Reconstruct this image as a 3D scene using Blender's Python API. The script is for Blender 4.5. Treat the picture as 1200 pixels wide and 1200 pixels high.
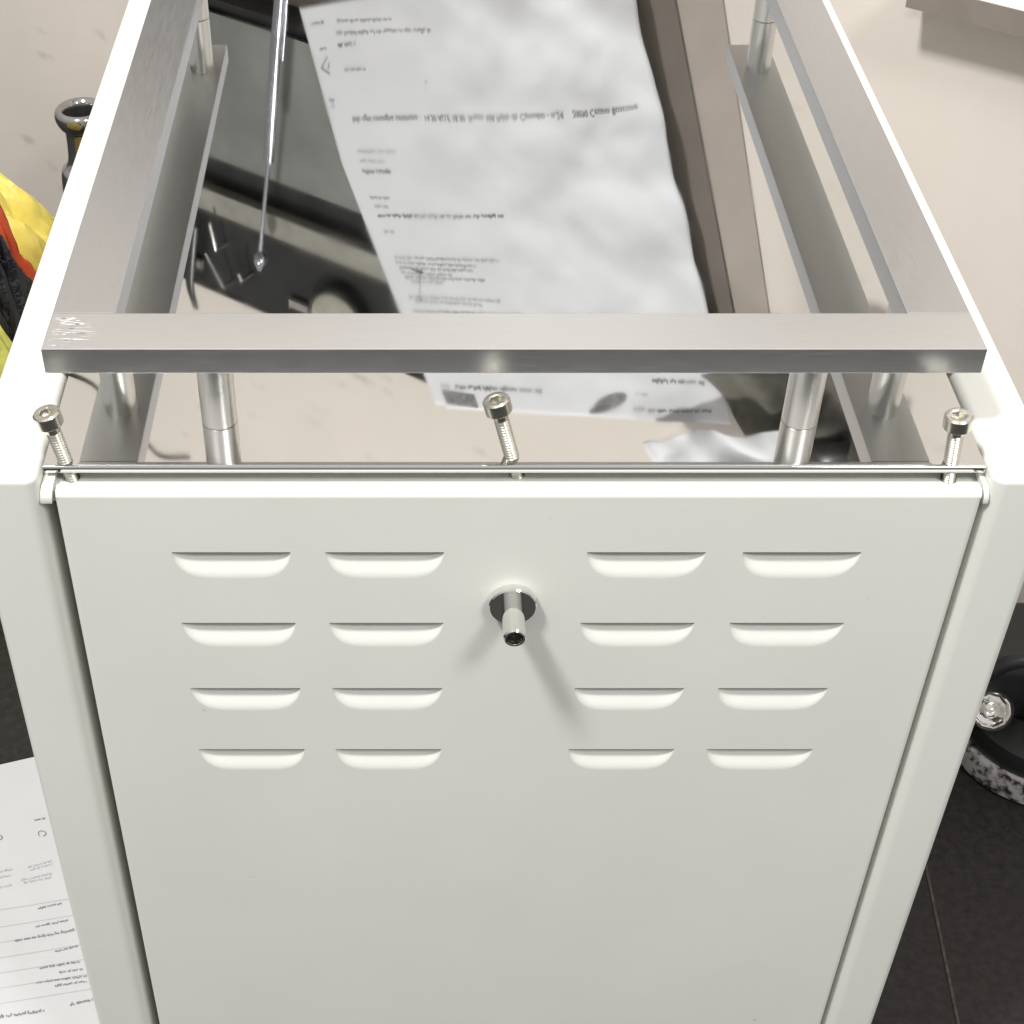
import bpy, bmesh, math, random
from mathutils import Vector, Matrix, noise
for o in list(bpy.data.objects): bpy.data.objects.remove(o)
S = bpy.context.scene
COL = S.collection
R = math.radians
random.seed(4)

# ------------------------------------------------------------------ camera
F_PX, PITCH, PPX = 1849.02, R(40.883), 491.37
CAM = Vector((-0.0356, -0.4693, 0.3833))
cd = bpy.data.cameras.new('camera'); cam = bpy.data.objects.new('camera', cd); COL.objects.link(cam)
cam.location = CAM; cam.rotation_euler = (R(90) - PITCH, 0, 0)
cd.sensor_width = 36; cd.sensor_fit = 'HORIZONTAL'; cd.lens = F_PX / 1200 * 36
cd.shift_x = (600 - PPX) / 1200
cd.clip_start = 0.01; cd.clip_end = 50
S.camera = cam
S.render.resolution_x = S.render.resolution_y = 1024
# ------------------------------------------------------------------ world, lamps, exposure
w = bpy.data.worlds.new('World'); S.world = w; w.use_nodes = True
bg = w.node_tree.nodes['Background']
bg.inputs[1].default_value = 1.0
_N, _L = w.node_tree.nodes, w.node_tree.links        # lit ceiling above, duller room towards the horizon
_tc = _N.new('ShaderNodeTexCoord'); _sp = _N.new('ShaderNodeSeparateXYZ'); _mr = _N.new('ShaderNodeMapRange')
_mr.interpolation_type = 'SMOOTHSTEP'
_mr.inputs['From Min'].default_value = -.1; _mr.inputs['From Max'].default_value = .9; _mr.inputs['To Min'].default_value = .34; _mr.inputs['To Max'].default_value = .72
_vm = _N.new('ShaderNodeVectorMath'); _vm.operation = 'SCALE'; _vm.inputs[0].default_value = (1.0, 0.995, 0.97)
_L.new(_tc.outputs['Generated'], _sp.inputs[0]); _L.new(_sp.outputs['Z'], _mr.inputs['Value']); _L.new(_mr.outputs[0], _vm.inputs['Scale']); _L.new(_vm.outputs[0], bg.inputs[0])
def area_lamp(name, loc, target, sx, sy, watt, col):
    l = bpy.data.lights.new(name, 'AREA'); l.shape = 'RECTANGLE'; l.size = sx; l.size_y = sy
    l.energy = watt; l.color = col
    o = bpy.data.objects.new(name, l); COL.objects.link(o); o.location = loc
    o.rotation_euler = (Vector(target) - Vector(loc)).to_track_quat('-Z', 'Y').to_euler()
    return o
area_lamp('ceiling_lamp', (-0.82, -0.63, 1.96), (0, 0.2, 0), 0.26, 0.26, 56, (1.0, 0.98, 0.95))
area_lamp('ceiling_lamp', (0.96, -1.25, 1.96), (0, 0.2, 0), 0.45, 0.45, 28, (1.0, 0.985, 0.955))
S.view_settings.view_transform = 'Standard'; S.view_settings.look = 'None'
S.view_settings.exposure = 0; S.view_settings.gamma = 1; S.view_settings.use_curve_mapping = False

# ------------------------------------------------------------------ pixel helpers (a pixel gives a direction, a surface the distance)
FW = Vector((0, math.cos(PITCH), -math.sin(PITCH))); UP = Vector((0, math.sin(PITCH), math.cos(PITCH)))
def ray(u, v): return FW + Vector((1, 0, 0)) * ((u - PPX) / F_PX) + UP * ((600 - v) / F_PX)
def at(u, v, axis, val):
    r = ray(u, v); return CAM + r * ((val - CAM[axis]) / r[axis])
TH = R(36)
WN = Vector((math.sin(TH), math.cos(TH), 0))          # into the wall
WD = Vector((math.cos(TH), -math.sin(TH), 0))         # along the wall
W0 = Vector((0.5, 0.51, 0)) - WN * 0.15
FLOOR = -0.5
def wpt(s, z, out=0.0): return W0 + WD * s - WN * out + Vector((0, 0, z))
def wpx(u, v, mirrored=True, out=0.0):                # pixel seen in the polished plate (z = 0) -> wall coordinates
    c = CAM.copy(); r = ray(u, v)
    if mirrored: c.z *= -1; r = Vector((r.x, r.y, -r.z))
    t = (W0 - WN * out - c).dot(WN) / r.dot(WN); X = c + r * t
    return ((X - W0).dot(WD), X.z)

# ------------------------------------------------------------------ materials
MATS = {}
def mat(name, col, rough=.5, metal=0., bump=None, var=None, spec=.5, trans=0., coat=0., ior=1.45, alpha=1.):
    """bump=(scale xyz, strength, distance); var=(scale xyz, amount, detail)"""
    m = bpy.data.materials.new(name); m.use_nodes = True; nt = m.node_tree; N = nt.nodes; L = nt.links
    b = N['Principled BSDF']
    b.inputs['Base Color'].default_value = (*col, 1); b.inputs['Roughness'].default_value = rough
    b.inputs['Metallic'].default_value = metal; b.inputs['Specular IOR Level'].default_value = spec
    b.inputs['Transmission Weight'].default_value = trans; b.inputs['Coat Weight'].default_value = coat
    b.inputs['IOR'].default_value = ior; b.inputs['Alpha'].default_value = alpha
    tc = N.new('ShaderNodeTexCoord')
    def nz(scale, detail=4, rough_=.6):
        mp = N.new('ShaderNodeMapping'); L.new(tc.outputs['Object'], mp.inputs[0]); mp.inputs['Scale'].default_value = scale
        n = N.new('ShaderNodeTexNoise'); n.inputs['Scale'].default_value = 1; n.inputs['Detail'].default_value = detail
        n.inputs['Roughness'].default_value = rough_
        L.new(mp.outputs[0], n.inputs['Vector']); return n
    if bump:
        n = nz(bump[0]); bp = N.new('ShaderNodeBump'); bp.inputs['Strength'].default_value = bump[1]
        bp.inputs['Distance'].default_value = bump[2]
        L.new(n.outputs[0], bp.inputs['Height']); L.new(bp.outputs[0], b.inputs['Normal'])
    if var:
        n = nz(var[0], var[2]); rp = N.new('ShaderNodeMapRange')
        rp.inputs['From Min'].default_value = .3; rp.inputs['From Max'].default_value = .7
        rp.inputs['To Min'].default_value = 1 - var[1]; rp.inputs['To Max'].default_value = 1 + var[1]
        L.new(n.outputs[0], rp.inputs['Value'])
        mx = N.new('ShaderNodeVectorMath'); mx.operation = 'SCALE'; mx.inputs[0].default_value = col
        L.new(rp.outputs[0], mx.inputs['Scale']); L.new(mx.outputs[0], b.inputs['Base Color'])
    MATS[name] = m; return m
def rough_noise(m, scale, lo, hi):
    nt = m.node_tree; N = nt.nodes; L = nt.links; b = N['Principled BSDF']
    tc = N.new('ShaderNodeTexCoord'); mp = N.new('ShaderNodeMapping'); mp.inputs['Scale'].default_value = scale
    n = N.new('ShaderNodeTexNoise'); n.inputs['Scale'].default_value = 1; n.inputs['Detail'].default_value = 5
    rp = N.new('ShaderNodeMapRange'); rp.inputs['From Min'].default_value = .35; rp.inputs['From Max'].default_value = .7
    rp.inputs['To Min'].default_value = lo; rp.inputs['To Max'].default_value = hi
    L.new(tc.outputs['Object'], mp.inputs[0]); L.new(mp.outputs[0], n.inputs['Vector']); L.new(n.outputs[0], rp.inputs['Value'])
    L.new(rp.outputs[0], b.inputs['Roughness'])

white = mat('white powder coat', (.79, .797, .752), .42, bump=((620, 620, 620), .10, .0005), var=((9, 9, 9), .025, 6))
def specks(m, scale, size, col):
    nt = m.node_tree; N = nt.nodes; L = nt.links; b = N['Principled BSDF']; src = b.inputs['Base Color'].links[0].from_socket
    tc = N.new('ShaderNodeTexCoord'); v = N.new('ShaderNodeTexVoronoi'); v.inputs['Scale'].default_value = scale
    n2 = N.new('ShaderNodeTexNoise'); n2.inputs['Scale'].default_value = scale * .6
    r1 = N.new('ShaderNodeMapRange'); r1.inputs['From Min'].default_value = size; r1.inputs['From Max'].default_value = size * .5
    r2 = N.new('ShaderNodeMapRange'); r2.inputs['From Min'].default_value = .52; r2.inputs['From Max'].default_value = .62; r2.inputs['To Max'].default_value = .55
    mul = N.new('ShaderNodeMath'); mul.operation = 'MULTIPLY'; mix = N.new('ShaderNodeMix'); mix.data_type = 'RGBA'; mix.inputs['B'].default_value = (*col, 1)
    g = N.new('ShaderNodeNewGeometry'); L.new(g.outputs['Position'], v.inputs['Vector']); L.new(g.outputs['Position'], n2.inputs['Vector'])
    L.new(v.outputs['Distance'], r1.inputs['Value']); L.new(n2.outputs[0], r2.inputs['Value'])
    L.new(r1.outputs[0], mul.inputs[0]); L.new(r2.outputs[0], mul.inputs[1]); L.new(mul.outputs[0], mix.inputs['Factor'])
    L.new(src, mix.inputs['A']); L.new(mix.outputs['Result'], b.inputs['Base Color'])
specks(white, 45, .045, (.30, .29, .26))
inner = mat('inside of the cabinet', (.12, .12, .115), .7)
mirror = mat('polished steel', (.68, .675, .66), .03, 1); rough_noise(mirror, (22, 22, 22), .015, .055)
bar_x = mat('brushed aluminium across', (.69, .695, .695), .3, 1, bump=((60, 4000, 4000), .05, .0001), var=((70, 2200, 2200), .025, 2)); rough_noise(bar_x, (90, 1500, 1500), .37, .43)
bar_y = mat('brushed aluminium lengthwise', (.60, .605, .61), .33, 1, bump=((4000, 60, 4000), .05, .0001), var=((2200, 70, 2200), .025, 2)); rough_noise(bar_y, (1500, 90, 1500), .34, .40)
turned = mat('turned aluminium', (.80, .79, .76), .29, 1, bump=((30, 30, 1800), .12, .0002))
nickel = mat('nickel plated steel', (.64, .62, .55), .27, 1, bump=((250, 250, 250), .12, .0004), var=((120, 120, 120), .12, 3))
chrome = mat('chrome', (.80, .79, .76), .09, 1)
darkmetal = mat('dark socket', (.03, .03, .028), .35, .6)
black = mat('black plastic', (.018, .018, .019), .35, bump=((300, 300, 300), .1, .0004), var=((30, 30, 30), .3, 3))
printed_ink = mat('print', (.20, .20, .21), .8)
faint_ink = mat('faint print', (.44, .44, .45), .8)
paper_m = mat('paper', (.74, .755, .79), .85, spec=.2, var=((14, 14, 14), .03, 4))

def mesh_obj(name, verts, faces, m, parent=None, smooth=False):
    me = bpy.data.meshes.new(name); me.from_pydata([tuple(v) for v in verts], [], faces); me.update()
    o = bpy.data.objects.new(name, me); COL.objects.link(o)
    if m: me.materials.append(m)
    if smooth: me.polygons.foreach_set('use_smooth', [True] * len(me.polygons))
    if parent: o.parent = parent
    return o
def bm_obj(name, bm, m, parent=None, smooth=False, fix=True):
    if fix: bmesh.ops.recalc_face_normals(bm, faces=bm.faces)
    me = bpy.data.meshes.new(name); bm.to_mesh(me); bm.free()
    o = bpy.data.objects.new(name, me); COL.objects.link(o); me.materials.append(m)
    if smooth: me.polygons.foreach_set('use_smooth', [True] * len(me.polygons))
    if parent: o.parent = parent
    return o
def smooth_angle(o, deg=35):
    me = o.data; me.polygons.foreach_set('use_smooth', [True] * len(me.polygons))
    me.set_sharp_from_angle(angle=R(deg))
    md = o.modifiers.new('face weighted normals', 'WEIGHTED_NORMAL'); md.keep_sharp = True; md.weight = 100; return o
def empty(name, loc=(0, 0, 0), rot=None):
    o = bpy.data.objects.new(name, None); COL.objects.link(o); o.location = loc
    if rot is not None: o.rotation_euler = rot
    o.empty_display_size = .02; return o
def tag(o, label, cat, group=None):
    o['label'] = label; o['category'] = cat
    if group: o['group'] = group
    return o
def structure(o): o['kind'] = 'structure'; return o
def box(name, lo, hi, m, parent=None, bev=0., seg=3):
    bm = bmesh.new(); bmesh.ops.create_cube(bm, size=1)
    for v in bm.verts: v.co = Vector([(lo[i] + hi[i]) / 2 + v.co[i] * (hi[i] - lo[i]) for i in range(3)])
    if bev: bmesh.ops.bevel(bm, geom=list(bm.edges), offset=bev, segments=seg, profile=.5, affect='EDGES')
    o = bm_obj(name, bm, m, parent)
    return smooth_angle(o, 40) if bev else o
def lathe(name, prof, m, parent=None, n=40, matx=None):
    """prof = [(r, z)...] about the z axis; r = 0 closes the end"""
    V, Fc = [], []
    rings = []
    for r, z in prof:
        if r < 1e-7: rings.append([len(V)]); V.append(Vector((0, 0, z)))
        else:
            rings.append(list(range(len(V), len(V) + n)))
            V += [Vector((r * math.cos(2 * math.pi * k / n), r * math.sin(2 * math.pi * k / n), z)) for k in range(n)]
    for a, b in zip(rings, rings[1:]):
        for k in range(n):
            k2 = (k + 1) % n
            if len(a) == 1 and len(b) == 1: continue
            if len(a) == 1: Fc.append((a[0], b[k2], b[k]))
            elif len(b) == 1: Fc.append((a[k], a[k2], b[0]))
            else: Fc.append((a[k], a[k2], b[k2], b[k]))
    if matx: V = [matx @ v for v in V]
    o = mesh_obj(name, V, Fc, m, parent)
    bm = bmesh.new(); bm.from_mesh(o.data); bmesh.ops.recalc_face_normals(bm, faces=bm.faces); bm.to_mesh(o.data); bm.free()
    return smooth_angle(o, 32)
def tube(name, pts, rad, m, parent=None, n=10):
    """round bar through points; rad a number or a list"""
    pts = [Vector(p) for p in pts]; V, Fc = [], []
    if not isinstance(rad, (list, tuple)): rad = [rad] * len(pts)
    nrm = None
    for i, p in enumerate(pts):
        t = (pts[min(i + 1, len(pts) - 1)] - pts[max(i - 1, 0)]).normalized()
        if nrm is None: nrm = t.orthogonal().normalized()
        nrm = (nrm - t * nrm.dot(t)).normalized(); b = t.cross(nrm)
        V += [p + (nrm * math.cos(2 * math.pi * k / n) + b * math.sin(2 * math.pi * k / n)) * rad[i] for k in range(n)]
    for i in range(len(pts) - 1):
        for k in range(n):
            Fc.append((i * n + k, i * n + (k + 1) % n, (i + 1) * n + (k + 1) % n, (i + 1) * n + k))
    Fc.append(tuple(range(n))[::-1]); Fc.append(tuple(range((len(pts) - 1) * n, len(pts) * n)))
    return smooth_angle(mesh_obj(name, V, Fc, m, parent), 50)
def spline(pts, k=8):
    pts = [Vector(p) for p in pts]; out = []
    P = [pts[0] * 2 - pts[1]] + pts + [pts[-1] * 2 - pts[-2]]
    for i in range(1, len(P) - 2):
        for j in range(k):
            t = j / k; a, b, c, d = P[i - 1:i + 3]
            out.append(.5 * ((2 * b) + (c - a) * t + (2 * a - 5 * b + 4 * c - d) * t * t + (3 * b - a - 3 * c + d) * t ** 3))
    out.append(pts[-1]); return out

# ------------------------------------------------------------------ setting: floor and wall
floor_m = mat('dark floor', (.015, .0125, .013), .6, bump=((260, 260, 260), .35, .001), var=((160, 160, 160), .6, 6))
bmf = bmesh.new(); bmesh.ops.create_grid(bmf, x_segments=1, y_segments=1, size=3)
fl = bm_obj('floor', bmf, floor_m); fl.location = (0, -.6, FLOOR); structure(fl)

wall_m = mat('beige wall', (.72, .665, .612), .75, bump=((90, 90, 90), .12, .001), var=((5, 5, 5), .05, 6))
def scuffs(m):
    nt = m.node_tree; N = nt.nodes; L = nt.links; b = N['Principled BSDF']
    src = b.inputs['Base Color'].links[0].from_socket
    tc = N.new('ShaderNodeTexCoord'); mp = N.new('ShaderNodeMapping'); mp.inputs['Scale'].default_value = (14, 14, 40)
    mp.inputs['Rotation'].default_value = (.3, .5, .2)
    v = N.new('ShaderNodeTexVoronoi'); v.inputs['Scale'].default_value = 1; v.feature = 'F1'
    n2 = N.new('ShaderNodeTexNoise'); n2.inputs['Scale'].default_value = 26; n2.inputs['Detail'].default_value = 6
    r1 = N.new('ShaderNodeMapRange'); r1.inputs['From Min'].default_value = .30; r1.inputs['From Max'].default_value = .06
    r2 = N.new('ShaderNodeMapRange'); r2.inputs['From Min'].default_value = .50; r2.inputs['From Max'].default_value = .64
    mul = N.new('ShaderNodeMath'); mul.operation = 'MULTIPLY'
    m3 = N.new('ShaderNodeMath'); m3.operation = 'MULTIPLY'; m3.inputs[1].default_value = .42
    mix = N.new('ShaderNodeMix'); mix.data_type = 'RGBA'; mix.inputs['B'].default_value = (.16, .13, .11, 1)
    L.new(tc.outputs['Object'], mp.inputs[0]); L.new(mp.outputs[0], v.inputs['Vector'])
    L.new(v.outputs['Distance'], r1.inputs['Value']); L.new(tc.outputs['Object'], n2.inputs['Vector']); L.new(n2.outputs[0], r2.inputs['Value'])
    L.new(r1.outputs[0], mul.inputs[0]); L.new(r2.outputs[0], mul.inputs[1]); L.new(mul.outputs[0], m3.inputs[0])
    L.new(m3.outputs[0], mix.inputs['Factor']); L.new(src, mix.inputs['A']); L.new(mix.outputs['Result'], b.inputs['Base Color'])
scuffs(wall_m)
V = []
for s in (-2.6, 1.4):
    for z in (FLOOR - .05, 1.6):
        for out in (0, -.1): V.append(wpt(s, z, out))
wl = mesh_obj('wall_back', V, [(0, 4, 6, 2), (1, 3, 7, 5), (2, 6, 7, 3), (0, 1, 5, 4), (0, 2, 3, 1), (4, 5, 7, 6)], wall_m)
structure(wl)

ja, jb = at(1090, 1040, 2, FLOOR), at(1122, 1196, 2, FLOOR); jd = (jb - ja); jn = Vector((-jd.y, jd.x, 0)).normalized() * .0009
jq = [ja - jd * 3 - jn, jb + jd * 3 - jn, jb + jd * 3 + jn, ja - jd * 3 + jn]
sj = mesh_obj('floor_joint', [q - Vector((0, -.6, FLOOR)) + Vector((0, 0, .0008)) for q in jq], [(0, 1, 2, 3)], mat('joint filler', (.06, .05, .045), .8, var=((200, 200, 200), .6, 4)), fl)
# ------------------------------------------------------------------ the cabinet
cab = tag(empty('equipment_cabinet', (0, .2, FLOOR)), 'white powder coated metal cabinet with louvred door and polished top under a raised rail', 'cabinet')
def under(o):                       # parent to the cabinet, geometry given in world coordinates
    o.parent = cab; o.matrix_parent_inverse = Matrix.Translation((0, -.2, -FLOOR)); return o
DEPTH = .495; YF = -.0083
# shell: one bent sheet round the door on each side, bottom and back, as a profile swept in z
XO, XIL, XIR = .20875, -.1812, .1832
def side_profile(xo, xi, sgn):
    """outline in x,y of one side upright: outer flank, rounded front corners, inner return"""
    ro, ri = .004, .0055; P = []
    P.append((xo, DEPTH))
    for k in range(7):
        a = math.pi / 2 * k / 6; P.append((xo - sgn * ro * (1 - math.cos(a)), YF + ro * (1 - math.sin(a))))
    for k in range(9):
        a = math.pi / 2 * k / 8; P.append((xi + sgn * ri * (1 - math.sin(a)), YF + ri * (1 - math.cos(a))))
    P.append((xi, .06)); P.append((xi + sgn * .002, .06)); P.append((xi + sgn * .002, DEPTH))
    return P
def upright(xo, xi, sgn):
    P = side_profile(xo, xi, sgn); bm = bmesh.new()
    zt, rt = .0012, .0038
    cx = (xo + xi) / 2
    rings = []
    levels = [(FLOOR + .012, 0)] + [(zt - rt + rt * math.sin(math.pi / 2 * k / 5), rt * (1 - math.cos(math.pi / 2 * k / 5))) for k in range(6)]
    for z, ins in levels:
        ring = []
        for (x, y) in P:
            hx = max(abs(x - cx), 1e-5); nx = cx + (x - cx) * (1 - ins / .014)
            ny = y + ins * max(0, 1 - (y - YF) / .0056) if y < .01 else (y - ins if y > .4 else y)
            ring.append(bm.verts.new((nx, ny, z)))
        rings.append(ring)
    n = len(P)
    for a, b in zip(rings, rings[1:]):
        for k in range(n): bm.faces.new((a[k], a[(k + 1) % n], b[(k + 1) % n], b[k]))
    bm.faces.new(rings[-1]); bm.faces.new(rings[0])
    bmesh.ops.triangulate(bm, faces=[f for f in bm.faces if len(f.verts) > 4])
    return smooth_angle(bm_obj('side_panel', bm, white), 30)
under(upright(-XO, XIL, -1)); under(upright(XO, XIR, 1))
under(box('back_panel', (XIL + .0005, DEPTH - .003, FLOOR + .012), (XIR - .0005, DEPTH, .0005), white))
under(box('base_panel', (XIL + .0005, .02, FLOOR + .012), (XIR - .0005, DEPTH - .004, FLOOR + .016), white))
under(box('bottom_rail', (XIL + .0005, -.006, FLOOR + .012), (XIR - .0005, .02, FLOOR + .032), white, bev=.0015))
for fx in (-.17, .17):
    for fy in (.03, .45):
        under(lathe('foot', [(0, FLOOR), (.016, FLOOR), (.016, FLOOR + .0125), (0, FLOOR + .0125)], black, n=20, matx=Matrix.Translation((fx, fy, 0))))
# small folded corner tabs at the top of the door opening
def corner_tab(x0, x1, lean):
    bm = bmesh.new(); prof = [(.010, -.0056), (-.0040, -.0056), (-.0066, -.0072), (-.0076, -.0100), (-.0072, -.0125), (-.0045, -.0125), (-.0040, -.0110), (.010, -.0105)]
    A = [bm.verts.new((x0 - lean * (z + .004), y, z)) for y, z in prof]; B = [bm.verts.new((x1 - lean * (z + .004), y, z)) for y, z in prof]
    for k in range(8): bm.faces.new((A[k], A[(k + 1) % 8], B[(k + 1) % 8], B[k]))
    bm.faces.new(A); bm.faces.new(B[::-1])
    bmesh.ops.triangulate(bm, faces=[f for f in bm.faces if len(f.verts) > 4])
    return smooth_angle(bm_obj('corner_tab', bm, white), 50)
under(corner_tab(-.1806, -.1762, -.12)); under(corner_tab(.1809, .1828, .08))

# door: front sheet with the louvre openings cut out, rounded folds at the edges
DX0, DX1, DZ0, DZ1 = -.1756, .1806, -.463, -.0088
RB = .0028; RS = .0022
LW, LH, LDEP = .0471, .0142, .0028
COLS = (-.1100, -.0493, .0542, .1157); ROWS = (-.0368, -.0761, -.1154, -.1551)
NU = 28
US = [-math.cos(math.pi * k / NU) for k in range(NU + 1)]
def lip(u): return max(0., 1 - abs(u) ** 5) ** .62
bm = bmesh.new(); edges = []
def loop_edges(P):
    vs = [bm.verts.new(p) for p in P]; return [bm.edges.new((vs[i], vs[(i + 1) % len(vs)])) for i in range(len(vs))]
edges += loop_edges([(DX0 + RS, YF, DZ0), (DX1 - RS, YF, DZ0), (DX1 - RS, YF, DZ1), (DX0 + RS, YF, DZ1)])
for r in ROWS:
    for c in COLS:
        edges += loop_edges([(c + u * LW / 2, YF, r - LH * lip(u)) for u in US] + [(c + u * LW / 2, YF, r) for u in reversed(US[4:-4:4])])
bmesh.ops.triangle_fill(bm, edges=edges, use_beauty=True, use_dissolve=False, normal=(0, -1, 0))
for f in bm.faces: f.smooth = False
def sweep(profile, smooth=True):     # list of (pointA, pointB)
    vs = [(bm.verts.new(a), bm.verts.new(b)) for a, b in profile]
    for p, q in zip(vs, vs[1:]):
        f = bm.faces.new((p[0], p[1], q[1], q[0])); f.smooth = smooth
prof = [(YF + RB * (1 - math.cos(a)), DZ1 + RB * math.sin(a)) for a in [math.pi / 2 * k / 10 for k in range(11)]]
sweep([((DX0 + .0006, y, z), (DX1 - .0006, y, z)) for y, z in prof]); yt, zt = prof[-1]
sweep([((DX0 + .0006, yt, zt), (DX1 - .0006, yt, zt)), ((DX0 + .0006, -.0032, zt), (DX1 - .0006, -.0032, zt)), ((DX0 + .0006, -.0032, -.0135), (DX1 - .0006, -.0032, -.0135))], False)
for xe, sg in ((DX0, 1), (DX1, -1)):
    pr = [(xe + sg * RS * (1 - math.sin(a)), YF + RS * (1 - math.cos(a))) for a in [math.pi / 2 * k / 6 for k in range(7)]]
    sweep([((x, y, DZ0), (x, y, DZ1)) for x, y in pr])
    sweep([((xe, YF + RS, DZ0), (xe, YF + RS, DZ1)), ((xe, .016, DZ0), (xe, .016, DZ1))], False)
    # end of the fold
    bm.faces.new([bm.verts.new((xe + sg * .0006, y, z)) for y, z in prof] + [bm.verts.new((xe + sg * .0006, -.0032, zt)), bm.verts.new((xe + sg * .0006, -.0032, DZ1))])
sweep([((DX0 + RS, YF, DZ0), (DX1 - RS, YF, DZ0)), ((DX0 + RS, .016, DZ0), (DX1 - RS, .016, DZ0))], False)
door = under(bm_obj('door', bm, white, fix=False))
me = door.data
# one louvre scoop, pressed inwards, shared by all
NV = 18; LV, LF = [], []
def scoop(v):
    t = min(v / .80, 1.0); return t * t * (3 - 2 * t) + (2.2 * (v - .66) / .34 if v > .66 else 0)
for j in range(NV + 1):
    v = j / NV
    for u in US:
        e = lip(u); LV.append((u * LW / 2, LDEP * scoop(v) * min(1, e * 1.15) + .00001, -LH * e * (1 - v)))
# lip folded up behind the sheet so that the slot reads as an opening
for u in US: LV.append((u * LW / 2, LDEP * 3.2 * min(1, lip(u) * 1.15) + .00001, .0035 * lip(u)))
n1 = NU + 1
for j in range(NV + 1):
    for k in range(NU): LF.append((j * n1 + k, j * n1 + k + 1, (j + 1) * n1 + k + 1, (j + 1) * n1 + k))
lme = None
for r in ROWS:
    for c in COLS:
        if lme is None:
            o = mesh_obj('louvre', LV, LF, white, None, True); lme = o.data
        else:
            o = bpy.data.objects.new('louvre', lme); COL.objects.link(o)
        o.parent = door; o.location = (c, YF, r)
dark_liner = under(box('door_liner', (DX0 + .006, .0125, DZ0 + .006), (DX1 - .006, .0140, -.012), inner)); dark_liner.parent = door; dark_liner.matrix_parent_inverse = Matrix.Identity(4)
under(box('door_frame', (XIL + .0008, -.0028, -.0150), (XIR - .0008, .020, -.0092), white, bev=.0006))
# lock: collar disc, barrel and socket
toY = Matrix.Translation((.0022, YF, -.0634)) @ Matrix.Rotation(R(90), 4, 'X')      # local +z -> -y
lock = lathe('lock', [(.0, .0002), (.0094, .0002), (.0098, .0006), (.0098, .0036), (.0093, .0042), (.0048, .0042), (0, .0042)], chrome, n=56, matx=toY)
lock.parent = door
brl = lathe('barrel', [(.0046, .004), (.0046, .0212), (.0041, .0219), (.0034, .0219), (.0031, .0211), (.0029, .0181), (0, .0181)], chrome, n=44, matx=toY); brl.parent = lock
skt = lathe('socket', [(0, .0188), (.0029, .0188), (.0022, .0196), (.0010, .0194), (0, .0202)], darkmetal, n=24, matx=toY); skt.parent = lock

# polished top plate
def top_plate():
    bm = bmesh.new(); x0, x1, y0, y1, th, r = -.1802, .1820, 0, .4915, .0038, .0014
    prof = [(y1, -th), (y1, 0), (y0 + r + .0012, 0)] + [(y0 + r * (1 - math.sin(a)), -r * (1 - math.cos(a))) for a in [math.pi / 2 * k / 6 for k in range(7)]]
    prof += [(y0 + r * (1 - math.cos(a)), -th + r * (1 - math.sin(a))) for a in [math.pi / 2 * k / 6 for k in range(7)]]
    A = [bm.verts.new((x0, y, z)) for y, z in prof]; B = [bm.verts.new((x1, y, z)) for y, z in prof]; n = len(prof)
    for k in range(n): bm.faces.new((A[k], A[(k + 1) % n], B[(k + 1) % n], B[k]))
    bm.faces.new(A); bm.faces.new(B[::-1])
    return smooth_angle(bm_obj('top_plate', bm, mirror), 25)
plate = under(top_plate())
# shallow dark seam strip between plate and shell
# rail: bars and posts
HB, TB, YB, WB, WS, XB, LB = .0313, .0113, .0174, .0244, .0246, .1775, .4458
fb = under(box('front_rail_bar', (-XB, YB, HB), (XB, YB + WB, HB + TB), bar_x, bev=.0006, seg=2))
for s in (-1, 1):
    xa, xb = sorted((s * XB, s * (XB - WS)))
    under(box('side_rail_bar', (xa, YB + WB + .0002, HB), (xb, LB, HB + TB - .0002), bar_y, bev=.0006, seg=2))
pm = None
for px, py in ((-.115, YB + WB / 2), (.1157, YB + WB / 2), (-.1651, .079), (.1655, .079), (-.1651, .414), (.1655, .412)):
    if pm is None:
        o = lathe('rail_post', [(0, .0), (.0066, .0), (.0071, .0004), (.0071, HB), (0, HB)], turned, n=48); pm = o.data
    else:
        o = bpy.data.objects.new('rail_post', pm); COL.objects.link(o)
    under(o); o.location = (px, py, 0)
# worn bare patch at one end of the front bar
wear_m = mat('bare scraped metal', (.80, .80, .79), .6, .3)
bmw = bmesh.new()
for k in range(46):
    L_ = random.uniform(.001, .007) * (2 if random.random() < .2 else 1); x = -XB + .001 + abs(random.gauss(0, .006)); y = YB + random.uniform(.001, .021); a = random.gauss(.0, .10); t = random.uniform(.00008, .00028)
    d = Vector((math.cos(a), math.sin(a), 0)); q = Vector((-d.y, d.x, 0)) * t; p = Vector((x, y, HB + TB + .00008))
    e = p + d * L_
    if e.x > XB or e.y > YB + WB - .0008 or e.y < YB + .0008: continue
    bmw.faces.new([bmw.verts.new(v) for v in (p, (p + e) / 2 - q, e, (p + e) / 2 + q)])
wr = under(bm_obj('scrape_mark', bmw, wear_m)); wr.parent = fb; wr.matrix_parent_inverse = Matrix.Identity(4); wr['kind'] = 'stuff'

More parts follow.
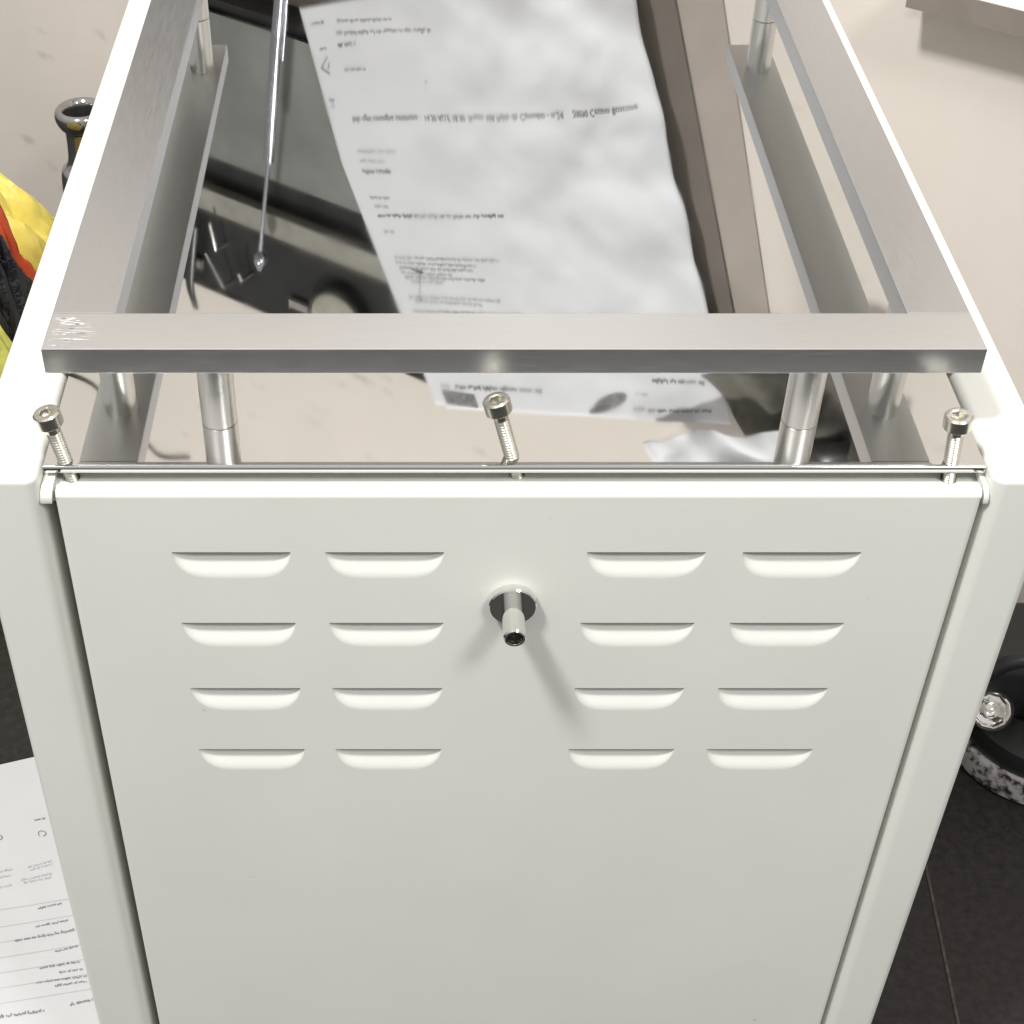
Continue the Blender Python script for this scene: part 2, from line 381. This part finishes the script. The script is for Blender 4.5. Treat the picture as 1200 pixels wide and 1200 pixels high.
# ------------------------------------------------------------------ screws, half drawn out of the plate
def screw(base, head, label):
    base, head = Vector(base), Vector(head); ax = (head - base).normalized()
    Lh = (head - base).length - .003
    t = tag(empty('socket_screw', base, ax.to_track_quat('Z', 'Y').to_euler()), label, 'screw', 'socket screws along the front edge of the plate')
    prof = [(0, -.010), (.0023, -.010)]
    z = -.0095
    while z < Lh * .8:
        prof += [(.0030, z), (.0024, z + .0006)]; z += .0012
    prof += [(.0029, z), (.0029, Lh)]
    lathe('shaft', prof + [(0, Lh)], nickel, t, n=28)
    # head with a real hexagon recess
    bm = bmesh.new(); n = 48; rings = []
    for r, zz in ((.0029, Lh), (.0050, Lh), (.0053, Lh + .0004), (.0053, Lh + .0052), (.0047, Lh + .0059), (.0031, Lh + .0059)):
        rings.append([bm.verts.new((r * math.cos(2 * math.pi * k / n), r * math.sin(2 * math.pi * k / n), zz)) for k in range(n)])
    def hexr(a): a = (a % (math.pi / 3)) - math.pi / 6; return .0023 / math.cos(a)
    for zz in (Lh + .0056, Lh + .0028):
        rings.append([bm.verts.new((hexr(2 * math.pi * k / n) * math.cos(2 * math.pi * k / n), hexr(2 * math.pi * k / n) * math.sin(2 * math.pi * k / n), zz)) for k in range(n)])
    for a, b in zip(rings, rings[1:]):
        for k in range(n): bm.faces.new((a[k], a[(k + 1) % n], b[(k + 1) % n], b[k]))
    bm.faces.new(rings[-1])
    smooth_angle(bm_obj('head', bm, nickel, t), 30)
    return t
screw((-.1722, .0040, 0), (-.1757, .0040, .0205), 'socket screw leaning outwards in the plate corner below the scraped bar end')
screw((.0002, .0065, 0), (-.0061, .0080, .0235), 'socket screw leaning in the middle of the plate edge above the door lock')
screw((.1695, .0035, 0), (.1680, .0040, .0190), 'upright socket screw in the plate corner below the clean square bar end')

# ------------------------------------------------------------------ the sheet taped to the wall (seen in the plate)
OL, OR_ = .040, .012             # stand off the wall at the left (over the instrument) and right edge
LE = [wpx(350, 8, True, OL), wpx(400, 190, True, OL), wpx(470, 370, True, OL), wpx(512, 478, True, OL)]
tr_, mr, br_ = wpx(856, 498, True, OR_), wpx(830, 370, True, OR_), wpx(745, 0, True, OR_)
RE = [(br_[0] - .014, br_[1] - .034), br_, mr, tr_]
def poly_at(P, b):
    # piecewise, parametrised by height along the edge
    d = [0]
    for p, q in zip(P, P[1:]): d.append(d[-1] + math.dist(p, q))
    L_ = b * d[-1]
    for i in range(len(P) - 1):
        if L_ <= d[i + 1] + 1e-9 or i == len(P) - 2:
            t = (L_ - d[i]) / (d[i + 1] - d[i]); return (P[i][0] + (P[i + 1][0] - P[i][0]) * t, P[i][1] + (P[i + 1][1] - P[i][1]) * t)
def paper_sz(a, b):
    l, r = poly_at(LE, b), poly_at(RE, b); return (l[0] + (r[0] - l[0]) * a, l[1] + (r[1] - l[1]) * a)
def paper_out(a, b):
    p = Vector((a * 7, b * 8, 1.7)); q = Vector((a * 16, b * 18, 5.1))
    mask = min(1, max(0, (a - .12) * 1.6)) * (.35 + .65 * min(1, max(0, (1.02 - b) * 2)))
    n = noise.noise(p) * .0060 + noise.noise(q * .8) * .0017 + (abs(noise.noise(q * .6)) - .2) * .0018
    return OL + (OR_ - OL) * a + n * mask
def paper_pt(a, b, lift=0.): s, z = paper_sz(a, b); return wpt(s, z, paper_out(a, b) + lift)
def seen(X):                       # pixel of a point's image in the plate
    d = Vector((X.x, X.y, -X.z)) - CAM; z = d.dot(FW); return Vector((PPX + F_PX * d.x / z, 600 - F_PX * d.dot(UP) / z))
def flat_pt(a, b): s_, z_ = paper_sz(a, b); return wpt(s_, z_, OL + (OR_ - OL) * a)
def paper_ab(u, v):
    a, b = .5, .5
    for _ in range(30):
        p0, p1, p2 = seen(flat_pt(a, b)), seen(flat_pt(a + .01, b)), seen(flat_pt(a, b - .01))
        m = Matrix((((p1.x - p0.x) / .01, (p0.x - p2.x) / .01), ((p1.y - p0.y) / .01, (p0.y - p2.y) / .01)))
        d = m.inverted() @ (Vector((u, v)) - p0); a += max(-.2, min(.2, d.x)); b += max(-.2, min(.2, d.y)); b = min(.999, max(.012, b))
    return a, b
NA, NB = 80, 100; V, Fc = [], []
for j in range(NB + 1):
    for i in range(NA + 1): V.append(paper_pt(i / NA, j / NB))
for j in range(NB):
    for i in range(NA):
        k = j * (NA + 1) + i
        if j == NB - 1 and i < 3: continue
        Fc.append((k, k + 1, k + NA + 2, k + NA + 1))
notice = mesh_obj('notice_sheet', V, Fc, paper_m, None, True)
tag(notice, 'large white printed sheet taped slantwise to the beige wall, mirrored in the polished top', 'paper')
md = notice.modifiers.new('thickness', 'SOLIDIFY'); md.thickness = .0004; md.offset = -1
def print_quads(name, quads, m, parent, fn):
    V, Fc = [], []
    for q in quads:
        Fc.append(tuple(range(len(V), len(V) + 4))); V += [fn(*p) for p in q]
    return mesh_obj(name, V, Fc, m, parent)
def word_row(a0, b0, a1, b1, hgt, seed):
    """bars of letter size from (a0,b0) to (a1,b1), hgt in b units"""
    rnd = random.Random(seed); Q = []; L_ = math.hypot(a1 - a0, (b1 - b0)); t = 0; lw = hgt * .62 / L_
    while t < 1:
        for _ in range(rnd.randint(3, 9)):
            if t + lw > 1: break
            h = hgt * rnd.choice((.62, .62, .7, 1)); y = rnd.choice((0, 0, 0, -.25)) * hgt
            x0, x1 = t, t + lw * rnd.uniform(.5, .85)
            p = lambda tt, dy: (a0 + (a1 - a0) * tt, b0 + (b1 - b0) * tt + y + dy)
            Q.append((p(x0, 0), p(x1, 0), p(x1, h), p(x0, h))); t += lw
        t += lw * rnd.uniform(.6, 1.2)
    return Q
lift = lambda a, b: paper_pt(a, b, .0006)
ROWS_PX = [  # (u0,v0,u1,v1,height px, ink)
    (395, 24, 460, 22, 5, 1), (394, 38, 506, 34, 6, 1), (365, 28, 381, 25, 4, 0), (396, 52, 419, 50, 5, 0), (404, 81, 430, 80, 4, 0),
    (375, 58, 383, 56, 3, 1), (386, 117, 393, 116, 5, 0), (388, 125, 394, 124, 4, 1),
    (419, 177, 465, 177, 4, 1), (422, 188, 451, 189, 4, 1), (425, 200, 458, 200, 6, 0), (434, 231, 458, 232, 4, 1), (439, 241, 456, 242, 4, 1),
    (443, 252, 590, 253, 5, 0), (450, 271, 463, 271, 5, 1), (462, 301, 585, 306, 4, 1), (464, 307, 557, 312, 4, 1), (468, 313, 555, 317, 4, 1),
    (470, 319, 530, 322, 4, 1), (474, 324, 570, 328, 4, 1), (482, 329, 520, 331, 4, 1), (479, 347, 589, 352, 4, 1), (486, 352, 566, 357, 4, 1), (484, 364, 613, 368, 4, 1),
    (516, 451, 528, 452, 4, 1), (533, 452, 637, 457, 6, 0), (765, 444, 828, 447, 6, 0), (742, 478, 834, 482, 5, 0), (746, 460, 762, 461, 3, 1)]
for i, (u0, v0, u1, v1, hp, fnt) in enumerate(ROWS_PX):
    a0, b0 = paper_ab(u0, v0); a1, b1 = paper_ab(u1, v1); hb = abs(paper_ab((u0 + u1) / 2, (v0 + v1) / 2 + hp)[1] - paper_ab((u0 + u1) / 2, (v0 + v1) / 2)[1])
    print_quads('printed_line', word_row(a0, b0, a1, b1, max(hb * .8, .0055), i), faint_ink if fnt else printed_ink, notice, lift)
# the legible line
def text_mesh(name, body, fn, m, parent):
    cu = bpy.data.curves.new(name, 'FONT'); cu.body = body; cu.resolution_u = 2
    to = bpy.data.objects.new(name + '_tmp', cu); COL.objects.link(to)
    bpy.context.view_layer.update()
    dg = bpy.context.evaluated_depsgraph_get(); me = bpy.data.meshes.new_from_object(to.evaluated_get(dg))
    bpy.data.objects.remove(to)
    xs = [v.co.x for v in me.vertices]; x0, x1 = min(xs), max(xs)
    for v in me.vertices: v.co = fn((v.co.x - x0) / (x1 - x0), v.co.y / (x1 - x0))
    o = bpy.data.objects.new(name, me); COL.objects.link(o); me.materials.clear(); me.materials.append(m); o.parent = parent; return o
def text_on_paper(body, u0, v0, u1, v1, m, stretch=1.):
    a0, b0 = paper_ab(u0, v0); a1, b1 = paper_ab(u1, v1); ratio = .30 / .38
    return text_mesh('printed_line', body, lambda x, y: paper_pt(a0 + (a1 - a0) * x, b0 + (b1 - b0) * x + y * (a1 - a0) * ratio * stretch, .0006), m, notice)
text_on_paper('Info ogni consegna settimana :  14.30 ALLE 18.30  Presso VIA Pablo da Cannobio - n.24', 413, 137, 657, 133, printed_ink, 1.5)
text_on_paper('20090 Cesano Boscone', 668, 132, 746, 123, printed_ink, 1.3)
def px_quad(name, pts, m, lift_=.0006):
    return mesh_obj(name, [paper_pt(*paper_ab(*p), lift_) for p in pts], [tuple(range(len(pts)))], m, notice)
grey_print = mat('grey print', (.20, .20, .21), .8, var=((260, 260, 260), .5, 3))
px_quad('printed_box', [(518, 457), (556, 463), (561, 478), (524, 473)], grey_print)
bl = [(695 + 40 * (.5 + .5 * math.cos(t) * (1.0)) - 0, 472 + 9 * math.sin(t) - 7 * math.cos(t)) for t in [2 * math.pi * k / 18 for k in range(18)]]
px_quad('printed_mark', bl, grey_print)
px_quad('printed_mark', [(704 + 14 * math.cos(t), 480 + 4 * math.sin(t) - 3 * math.cos(t)) for t in [2 * math.pi * k / 14 for k in range(14)]], black, .0008)
for p, q in (((377, 80), (384, 67)), ((377, 80), (387, 87)), ((385, 81), (386, 74))):
    A, B = Vector(p), Vector(q); d = (B - A).normalized() * .6; nn = Vector((-d.y, d.x))
    px_quad('printed_mark', [A - nn, B - nn, B + nn, A + nn], printed_ink)
# thin taupe pieces painted as the sheet's shadow bands on the wall
def shading(name, pts, out, m, label):
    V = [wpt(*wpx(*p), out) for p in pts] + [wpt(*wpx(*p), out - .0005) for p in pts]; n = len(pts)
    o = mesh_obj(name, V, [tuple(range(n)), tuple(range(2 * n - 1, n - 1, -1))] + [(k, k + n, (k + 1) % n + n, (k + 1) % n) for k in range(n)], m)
    return tag(o, label, 'shading')
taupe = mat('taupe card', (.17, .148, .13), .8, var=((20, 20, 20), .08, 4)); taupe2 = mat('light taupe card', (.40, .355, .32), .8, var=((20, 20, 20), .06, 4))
shading('notice_shadow', [(650, -30), (788, -30), (862, 368), (884, 470), (700, 440)], .0030, taupe, 'dark taupe card painted as the shadow beside the slanting printed sheet')
shading('notice_shadow', [(660, -40), (842, -40), (902, 368), (925, 480), (710, 450)], .0013, taupe2, 'light taupe card painted as fainter shadow beyond the dark card on the wall')

# ------------------------------------------------------------------ black instrument on the wall (seen in the plate)
inst = tag(empty('wall_instrument', wpt(-.70, .18, 0), (0, 0, -TH)), 'black wall mounted instrument with grey panel, pale bar and round dial', 'instrument')
def wall_box(name, s0, s1, z0, z1, o0, o1, m, parent=None, bev=0.):
    """box given in wall coordinates, out from the wall o0..o1"""
    bm = bmesh.new(); bmesh.ops.create_cube(bm, size=1)
    for v in bm.verts: v.co = Vector((s0 + (v.co.x + .5) * (s1 - s0), -(o0 + (v.co.y + .5) * (o1 - o0)), z0 + (v.co.z + .5) * (z1 - z0)))
    if bev: bmesh.ops.bevel(bm, geom=list(bm.edges), offset=bev, segments=3, profile=.5, affect='EDGES')
    o = bm_obj(name, bm, m)
    if bev: smooth_angle(o, 40)
    if parent: o.parent = parent; o.location = (.70, 0, -.18)
    else: o.location = W0; o.rotation_euler = (0, 0, -TH)
    return o
panel_m = mat('grey panel', (.21, .215, .205), .6, var=((9, 9, 9), .25, 4)); barg = mat('pale bar', (.30, .295, .26), .45, var=((30, 30, 30), .15, 4))
def zat(v, out, u=300): return wpx(u, v, True, out)[1]
ZB, ZT = zat(14, .028), zat(362, .028)
wall_box('housing', -.93, -.52, ZB, ZT, .001, .026, black, inst, .003)
wall_box('panel', -.925, -.525, ZB + .012, zat(205, .029), .0265, .029, panel_m, inst, .001)
wall_box('bar', -.925, -.525, zat(243, .036), zat(272, .036), .029, .036, barg, inst, .002)
wall_box('trim_strip', -.90, -.79, zat(333, .029), zat(343, .029), .0262, .030, barg, inst, .001)
wall_box('trim_strip', -.68, -.53, zat(333, .029), zat(343, .029), .0262, .030, barg, inst, .001)
for s_ in (-.90, -.55): wall_box('bar_bracket', s_ - .008, s_ + .008, zat(250, .03), zat(264, .03), .0262, .0295, black, inst, .001)
ds, dz = wpx(394, 378, True, .036)
dm = Matrix.Translation((ds + .70, -.0262, dz - .18)) @ Matrix.Rotation(R(90), 4, 'X')
dial_m = mat('dial face', (.42, .41, .35), .4, var=((90, 90, 90), .18, 5))
dial = lathe('dial', [(0, 0), (.033, 0), (.033, .010), (.030, .0115), (.0285, .0095), (0, .0095)], black, inst, 48, dm)
dfc = lathe('dial_face', [(0, .0135), (.014, .0130), (.0265, .0110), (.0285, .0098)], dial_m, None, 48, dm); dfc.parent = dial
def on_inst(u, v, out): s, z = wpx(u, v, True, out); return Vector((s + .70, -out, z - .18))
for A, B in (((246, 262), (253, 292)), ((241, 296), (262, 336)), ((279, 320), (283, 328))):
    a, b = on_inst(*A, .046), on_inst(*B, .040); tube('lever', [a, (a * .5 + b * .5), b], [.0017, .0016, .0022], chrome, inst)
    a0 = b.copy(); a0.y = -.0255; tube('lever_pivot', [a0, b], .002, chrome, inst)
# strap looped over the instrument
sp = [wpt(*wpx(*p, True, .036), .036) for p in ((226, 262), (223, 300), (222, 335), (229, 362))]
SPL = spline(sp, 8); V, Fc = [], []
for i, p in enumerate(SPL):
    wd_ = .006 * (1 - .6 * (i / len(SPL)) ** 2); V += [p - WD * wd_, p + WD * wd_, p + WD * wd_ + WN * .002, p - WD * wd_ + WN * .002]
for i in range(len(SPL) - 1):
    for k in range(4): Fc.append((i * 4 + k, i * 4 + (k + 1) % 4, i * 4 + 4 + (k + 1) % 4, i * 4 + 4 + k))
Fc += [(3, 2, 1, 0), tuple(range(len(V) - 4, len(V)))]
tag(mesh_obj('strap', V, Fc, black, None, True), 'narrow black strap hanging across the corner of the black instrument', 'strap')
# chrome telescopic rod standing clear of the instrument
def rp(u, v, out): s, z = wpx(u, v, True, out); return wpt(s, z, out)
rod = tag(empty('telescopic_rod', rp(331, -40, .06)), 'chrome telescopic rod with stepped sections in front of the black instrument', 'rod')
def rod_part(name, pts, rad, m=mat('dark chrome', (.42, .43, .46), .12, 1), n=16):
    o = tube(name, [Vector(p) - rod.location for p in pts], rad, m, rod, n); return o
rod_part('lower_section', [rp(331, -40, .06), rp(323, 60, .06), rp(315, 188, .06)], .0047)
rod_part('upper_section', [rp(315, 186, .06), rp(305, 296, .06)], .0019)
rod_part('tip', [rp(305.5, 294, .06), rp(305, 300, .06), rp(304.5, 307, .06), rp(304, 316, .06)], [.0024, .0056, .0054, .0022])
rod_part('side_wire', [rp(338, -30, .056), rp(334, 30, .056), rp(331, 70, .056)], .0012)
rod_part('wall_bracket', [rp(331, -36, .06), wpt(*wpx(331, -36, True, .06), .0)], .004)
# thin cable on the wall
cb = [(60, 432), (88, 442), (104, 449), (117, 459), (150, 490), (172, 520), (190, 536), (222, 537)]
tag(tube('cable', spline([wpt(*wpx(*p, True, .002), .002) for p in cb], 6), .0014, black, None, 8), 'thin black cable running loose along the beige wall', 'cable')

# ------------------------------------------------------------------ cloth and crumpled paper pinned higher on the wall
def crumple(name, poly, out, amp, m, seed, freq=26, n=34):
    """sheet patch given by four mirrored pixels, wrinkled"""
    C4 = [Vector((*wpx(*p), 0)) for p in poly]; V, Fc = [], []
    for j in range(n + 1):
        for i in range(n + 1):
            a, b = i / n, j / n
            p = (C4[0] * (1 - a) + C4[1] * a) * (1 - b) + (C4[3] * (1 - a) + C4[2] * a) * b
            q = Vector((p.x * freq, p.y * freq, seed)); e = .012 * noise.noise(q * .8 + Vector((9, 0, 0)))
            r_ = abs(noise.noise(q * .7)) * 1.6 + .5 * noise.noise(q * 1.9)
            V.append(wpt(p.x + e, p.y + e * .7, max(.0012, out + amp * r_)))
    for j in range(n):
        for i in range(n): k = j * (n + 1) + i; Fc.append((k, k + 1, k + n + 2, k + n + 1))
    o = mesh_obj(name, V, Fc, m, None, True); md = o.modifiers.new('thickness', 'SOLIDIFY'); md.thickness = .0008; md.offset = 1; return o
cloth_m = mat('olive grey cloth', (.105, .10, .085), .9, bump=((700, 700, 700), .3, .0005), var=((18, 18, 18), .6, 4))
tag(crumple('hanging_cloth', [(842, 425), (1040, 405), (1030, 520), (880, 500)], .010, .022, cloth_m, 2.2, 18), 'crumpled olive grey cloth hung beside the printed sheet', 'cloth')
tag(crumple('black_cloth', [(945, 508), (1040, 490), (1035, 552), (940, 548)], .014, .012, black, 6.2, 24), 'black folded cloth beneath the olive grey cloth', 'cloth')
tag(crumple('crumpled_paper', [(778, 494), (965, 482), (950, 522), (800, 548)], .030, .010, paper_m, 4.4, 30), 'crumpled white paper hung above the top corner of the printed sheet', 'paper')
# white box on the wall, underside and shadow in the corner of view
zt_, zb_ = wpx(1200, 14, False, .030)[1], wpx(1200, 44, False, .030)[1]
shelf_edge = mat('taupe edging', (.23, .20, .175), .7, var=((30, 30, 30), .1, 4))
sh = tag(empty('wall_shelf', W0, (0, 0, -TH)), 'narrow white shelf with taupe front edge fixed to the beige wall', 'shelf')
for nm, a_, b_, m_ in (('board', .0005, .0285, white), ('edging', .0287, .030, shelf_edge)):
    o = wall_box(nm, wpx(1062, 2, False, .03)[0], .30, zb_, zt_, a_, b_, m_); o.parent = sh; o.location = (0, 0, 0); o.rotation_euler = (0, 0, 0)
# ------------------------------------------------------------------ things on the floor beside the cabinet
# tall bottle
pb = at(94, 126, 1, .86)
bx_, by_ = pb.x, pb.y; top = pb.z; H_ = top - FLOOR
k_ = (pb - CAM).dot(FW) / F_PX                       # metres per pixel there
smoke = mat('smoky mirror glass', (.46, .455, .45), .10, .95, bump=((60, 60, 60), .05, .002))
lathe_prof = [(0, 0), (.033 * 1, 0), (.036, .006), (.036, H_ - .19), (36 * k_, H_ - 95 * k_ * 1.2), (34 * k_, H_ - 82 * k_), (27 * k_, H_ - 72 * k_), (23 * k_, H_ - 60 * k_), (22 * k_, H_ - 28 * k_), (27 * k_, H_ - 22 * k_),
              (31 * k_, H_ - 13 * k_), (31 * k_, H_ - 5 * k_), (27 * k_, H_), (22 * k_, H_ - 2 * k_), (19 * k_, H_ - 12 * k_), (17 * k_, H_ - 60 * k_), (0, H_ - 80 * k_)]
lathe_prof = lathe_prof[:4] + [(max(p.x, 0), p.y) for p in spline([Vector((a_, b_, 0)) for a_, b_ in lathe_prof[4:-1]], 5)] + lathe_prof[-1:]
o = lathe('bottle', lathe_prof, smoke, None, 48); o.location = (bx_, by_, FLOOR)
o.data.polygons.foreach_set('use_smooth', [True] * len(o.data.polygons))
tag(o, 'tall smoky chrome bottle with flared lip standing behind the yellow bag', 'bottle')
def bag(name, cx, cy, rx, ry, h, m, seed, label, amp=.26, cat='bag'):
    """crumpled film: a pillow broken into facets with sharp creases"""
    bm = bmesh.new(); bmesh.ops.create_icosphere(bm, subdivisions=6, radius=1)
    for v in bm.verts:
        d = v.co.copy(); sd = Vector((seed, seed * 1.7, seed * .3))
        f1 = noise.voronoi(d * 2.2 + sd)[0]; f2 = noise.voronoi(d * 5.2 + sd + noise.noise_vector(d * 2) * .6)[0]; f3 = noise.voronoi(d * 11 + sd)[0]
        n = noise.noise(d * 1.4 + sd) * amp * .6 - f1[0] * amp * .9 + (f1[1] - f1[0]) * amp * .35 + f2[0] * amp * .60 + (f2[1] - f2[0]) * amp * .45 - f3[0] * amp * .22 + .10
        d = d * (1 + n); z = max(-1, d.z); taper = 1 - .45 * max(0, z) ** 1.5
        v.co = Vector((d.x * rx * taper, d.y * ry * taper, max(0, (z + 1) * h / 2)))
    o = smooth_angle(bm_obj(name, bm, m), 22); o.location = (cx, cy, FLOOR); return tag(o, label, cat)
yel = mat('yellow plastic film', (.80, .67, .14), .3, bump=((120, 120, 120), .3, .002), var=((16, 16, 16), .15, 4), spec=.6)
pyel = mat('pale yellow plastic', (.72, .70, .16), .35, bump=((90, 90, 90), .3, .002), var=((20, 20, 60), .25, 4))
red = mat('red plastic film', (.50, .075, .03), .25, bump=((90, 90, 90), .4, .002), var=((22, 22, 22), .3, 4))
blkf = mat('black glossy film', (.010, .010, .014), .1, bump=((60, 60, 60), .6, .004), spec=.9)
p = at(30, 300, 1, .66); bag('plastic_bag', p.x - .075, .68, .105, .07, at(20, 186, 1, .66).z - FLOOR, yel, 3.1, 'bulging yellow plastic bag standing beside the smoky bottle')
p = at(26, 300, 1, .57); bag('plastic_bag', p.x - .045, .575, .060, .035, at(0, 226, 1, .57).z - FLOOR, red, 8.7, 'glossy red plastic bag in front of the yellow bag', amp=.34)
p = at(18, 300, 1, .50); bag('plastic_bag', p.x - .030, .50, .045, .028, at(5, 248, 1, .5).z - FLOOR, blkf, 5.5, 'shiny black plastic bag wedged before the red bag', amp=.4)
p = at(12, 370, 1, .43); bag('plastic_bag', p.x - .056, .46, .055, .030, at(5, 338, 1, .42).z - FLOOR, pyel, 1.9, 'pale yellow plastic bag nearest the side of the cabinet', amp=.14)
# printed form on the floor
z_ = FLOOR + .0015
e0, e1 = at(0, 899, 2, z_), at(40, 890, 2, z_)
tx = (e1 - e0).normalized(); ty = Vector((-tx.y, tx.x, 0))
orig = e1 + tx * .055            # top right corner, under the cabinet's side
A4w, A4h = .21, .297
def fp(a, b, lift_=0.): return orig + tx * ((a - 1) * A4w) - ty * ((1 - b) * A4h) + Vector((0, 0, .0012 * noise.noise(Vector((a * 3, b * 3, 7))) + .0015 + .010 * max(0, b - .8) ** 2 * 6 * max(0, a - .2) + lift_))
NA, NB = 24, 34; V, Fc = [], []
for j in range(NB + 1):
    for i in range(NA + 1): V.append(fp(i / NA, j / NB))
for j in range(NB):
    for i in range(NA): k = j * (NA + 1) + i; Fc.append((k, k + 1, k + NA + 2, k + NA + 1))
form = tag(mesh_obj('printed_form', V, Fc, mat('copy paper', (.56, .56, .57), .85, spec=.2, var=((14, 14, 14), .03, 4)), None, True), 'white printed form lying on the dark floor beside the cabinet', 'paper')
def fab(u, v):
    P = at(u, v, 2, z_) - orig; return 1 + P.dot(tx) / A4w, 1 + P.dot(ty) / A4h
flift = lambda a, b: fp(a, b, .0004)
FROWS = [(41, 964, 55, 962, 3, 0), (33, 1019, 62, 1011, 3, 1), (36, 1022, 62, 1015, 3, 1), (25, 1034, 62, 1026, 3, 1), (28, 1037, 62, 1030, 3, 1), (0, 1025, 16, 1021, 3, 1), (0, 1031, 15, 1028, 3, 1), (0, 1043, 15, 1039, 3, 1),
         (45, 1067, 74, 1060, 3, 0), (42, 1088, 82, 1080, 3, 0), (18, 1105, 88, 1092, 4, 0), (65, 1117, 92, 1111, 3, 0), (47, 1137, 95, 1129, 3, 0), (70, 1142, 98, 1138, 3, 0), (43, 1154, 103, 1146, 3, 0), (65, 1158, 103, 1152, 3, 0),
         (83, 1180, 110, 1174, 4, 0), (0, 1195, 55, 1187, 4, 0)]
for i, (u0, v0, u1, v1, hp, fnt) in enumerate(FROWS):
    a0, b0 = fab(u0, v0); a1, b1 = fab(u1, v1)
    print_quads('printed_line', word_row(a0, b0, a1, b1, .0075 if hp > 3 else .0058, 50 + i), faint_ink if fnt else printed_ink, form, flift)
rule_ink = mat('rule', (.50, .50, .52), .8)
for v in (1068, 1088, 1106, 1124, 1142, 1160, 1178):
    (a0, b0), (a1, b1) = fab(-20, v + 4), fab(112, v - 18); a1 = min(a1, .985)
    print_quads('printed_rule', [((a0, b0), (a1, b1), (a1, b1 + .0009), (a0, b0 + .0009))], rule_ink, form, flift)
for c in ((49, 979), (-2, 984)):
    pts = [fab(c[0] + 5 * math.cos(t) * (1.2 if math.cos(t) > 0 else .8), c[1] + 3.5 * math.sin(t)) for t in [2 * math.pi * k / 16 for k in range(16)]]
    cen = fab(*c); Q = [(pts[k], pts[(k + 1) % 16], tuple(cen[i] + (pts[(k + 1) % 16][i] - cen[i]) * .78 for i in (0, 1)), tuple(cen[i] + (pts[k][i] - cen[i]) * .78 for i in (0, 1))) for k in range(16) if k not in (3, 4)]
    print_quads('printed_mark', Q, printed_ink, form, flift)
# black lantern by the wall
c0 = at(1190, 945, 2, FLOOR)
lc = Vector((c0.x, c0.y, FLOOR)) + Vector((.03, .058, 0))
lan = tag(empty('lantern', lc), 'black lantern torch with round chrome reflector and a patterned base ring', 'lantern')
def band_mat():
    m = mat('speckled band', (.55, .54, .53), .4); nt = m.node_tree; N = nt.nodes; L = nt.links
    tc = N.new('ShaderNodeTexCoord'); n = N.new('ShaderNodeTexNoise'); n.inputs['Scale'].default_value = 130; n.inputs['Detail'].default_value = 3
    r = N.new('ShaderNodeValToRGB'); r.color_ramp.elements[0].position = .40; r.color_ramp.elements[0].color = (.02, .015, .02, 1)
    r.color_ramp.elements[1].position = .56; r.color_ramp.elements[1].color = (.42, .40, .40, 1)
    L.new(tc.outputs['Object'], n.inputs['Vector']); L.new(n.outputs[0], r.inputs[0]); L.new(r.outputs[0], N['Principled BSDF'].inputs['Base Color']); return m
lathe('base_ring', [(0, 0), (.060, 0), (.064, .003), (.0645, .016), (.062, .021), (.055, .022), (0, .022)], band_mat(), lan, 64)
lathe('body', [(0, .022), (.058, .022), (.060, .030), (.058, .040), (.048, .050), (.044, .058), (0, .060)], black, lan, 56)
rc = at(1161, 832, 1, lc.y - .036) - lc               # reflector centre, relative
hz = rc.z
hd = box('head', (rc.x - .026, -.030, hz - .020), (rc.x + .075, .040, hz + .034), black, lan, .010, 4)
fd = (CAM - (lc + rc)); fd.x *= .6; fd.z *= .85; fd.normalize()
rm = Matrix.Translation(rc) @ fd.to_track_quat('Z', 'Y').to_matrix().to_4x4()
lathe('bezel', [(.0130, -.012), (.0148, -.010), (.0148, .003), (.0138, .0045), (.0126, .004), (.0124, -.002)], black, lan, 40, rm)
rfm = mat('faceted reflector', (.92, .91, .90), .08, 1)
rfl = lathe('reflector', [(.0132, .0038), (.0122, .0044), (.0112, .0040), (.0095, .0020), (.006, -.0015), (.003, -.0025), (0, -.0025)], rfm, lan, 10, rm)
lathe('bulb', [(0, .001), (.0015, .0005), (.002, -.001), (.002, -.004)], chrome, lan, 20, rm)
tube('grip', spline([rc + Vector((.030, -.004, .012)), rc + Vector((.036, -.010, -.004)), rc + Vector((.033, -.010, -.020))], 6), .0042, mat('grey rubber', (.16, .16, .155), .5), lan)
tube('top_handle', spline([rc + Vector((-.015, .0, .03)), rc + Vector((.005, .0, .048)), rc + Vector((.045, .0, .05)), rc + Vector((.065, .0, .03))], 6), .0055, black, lan)
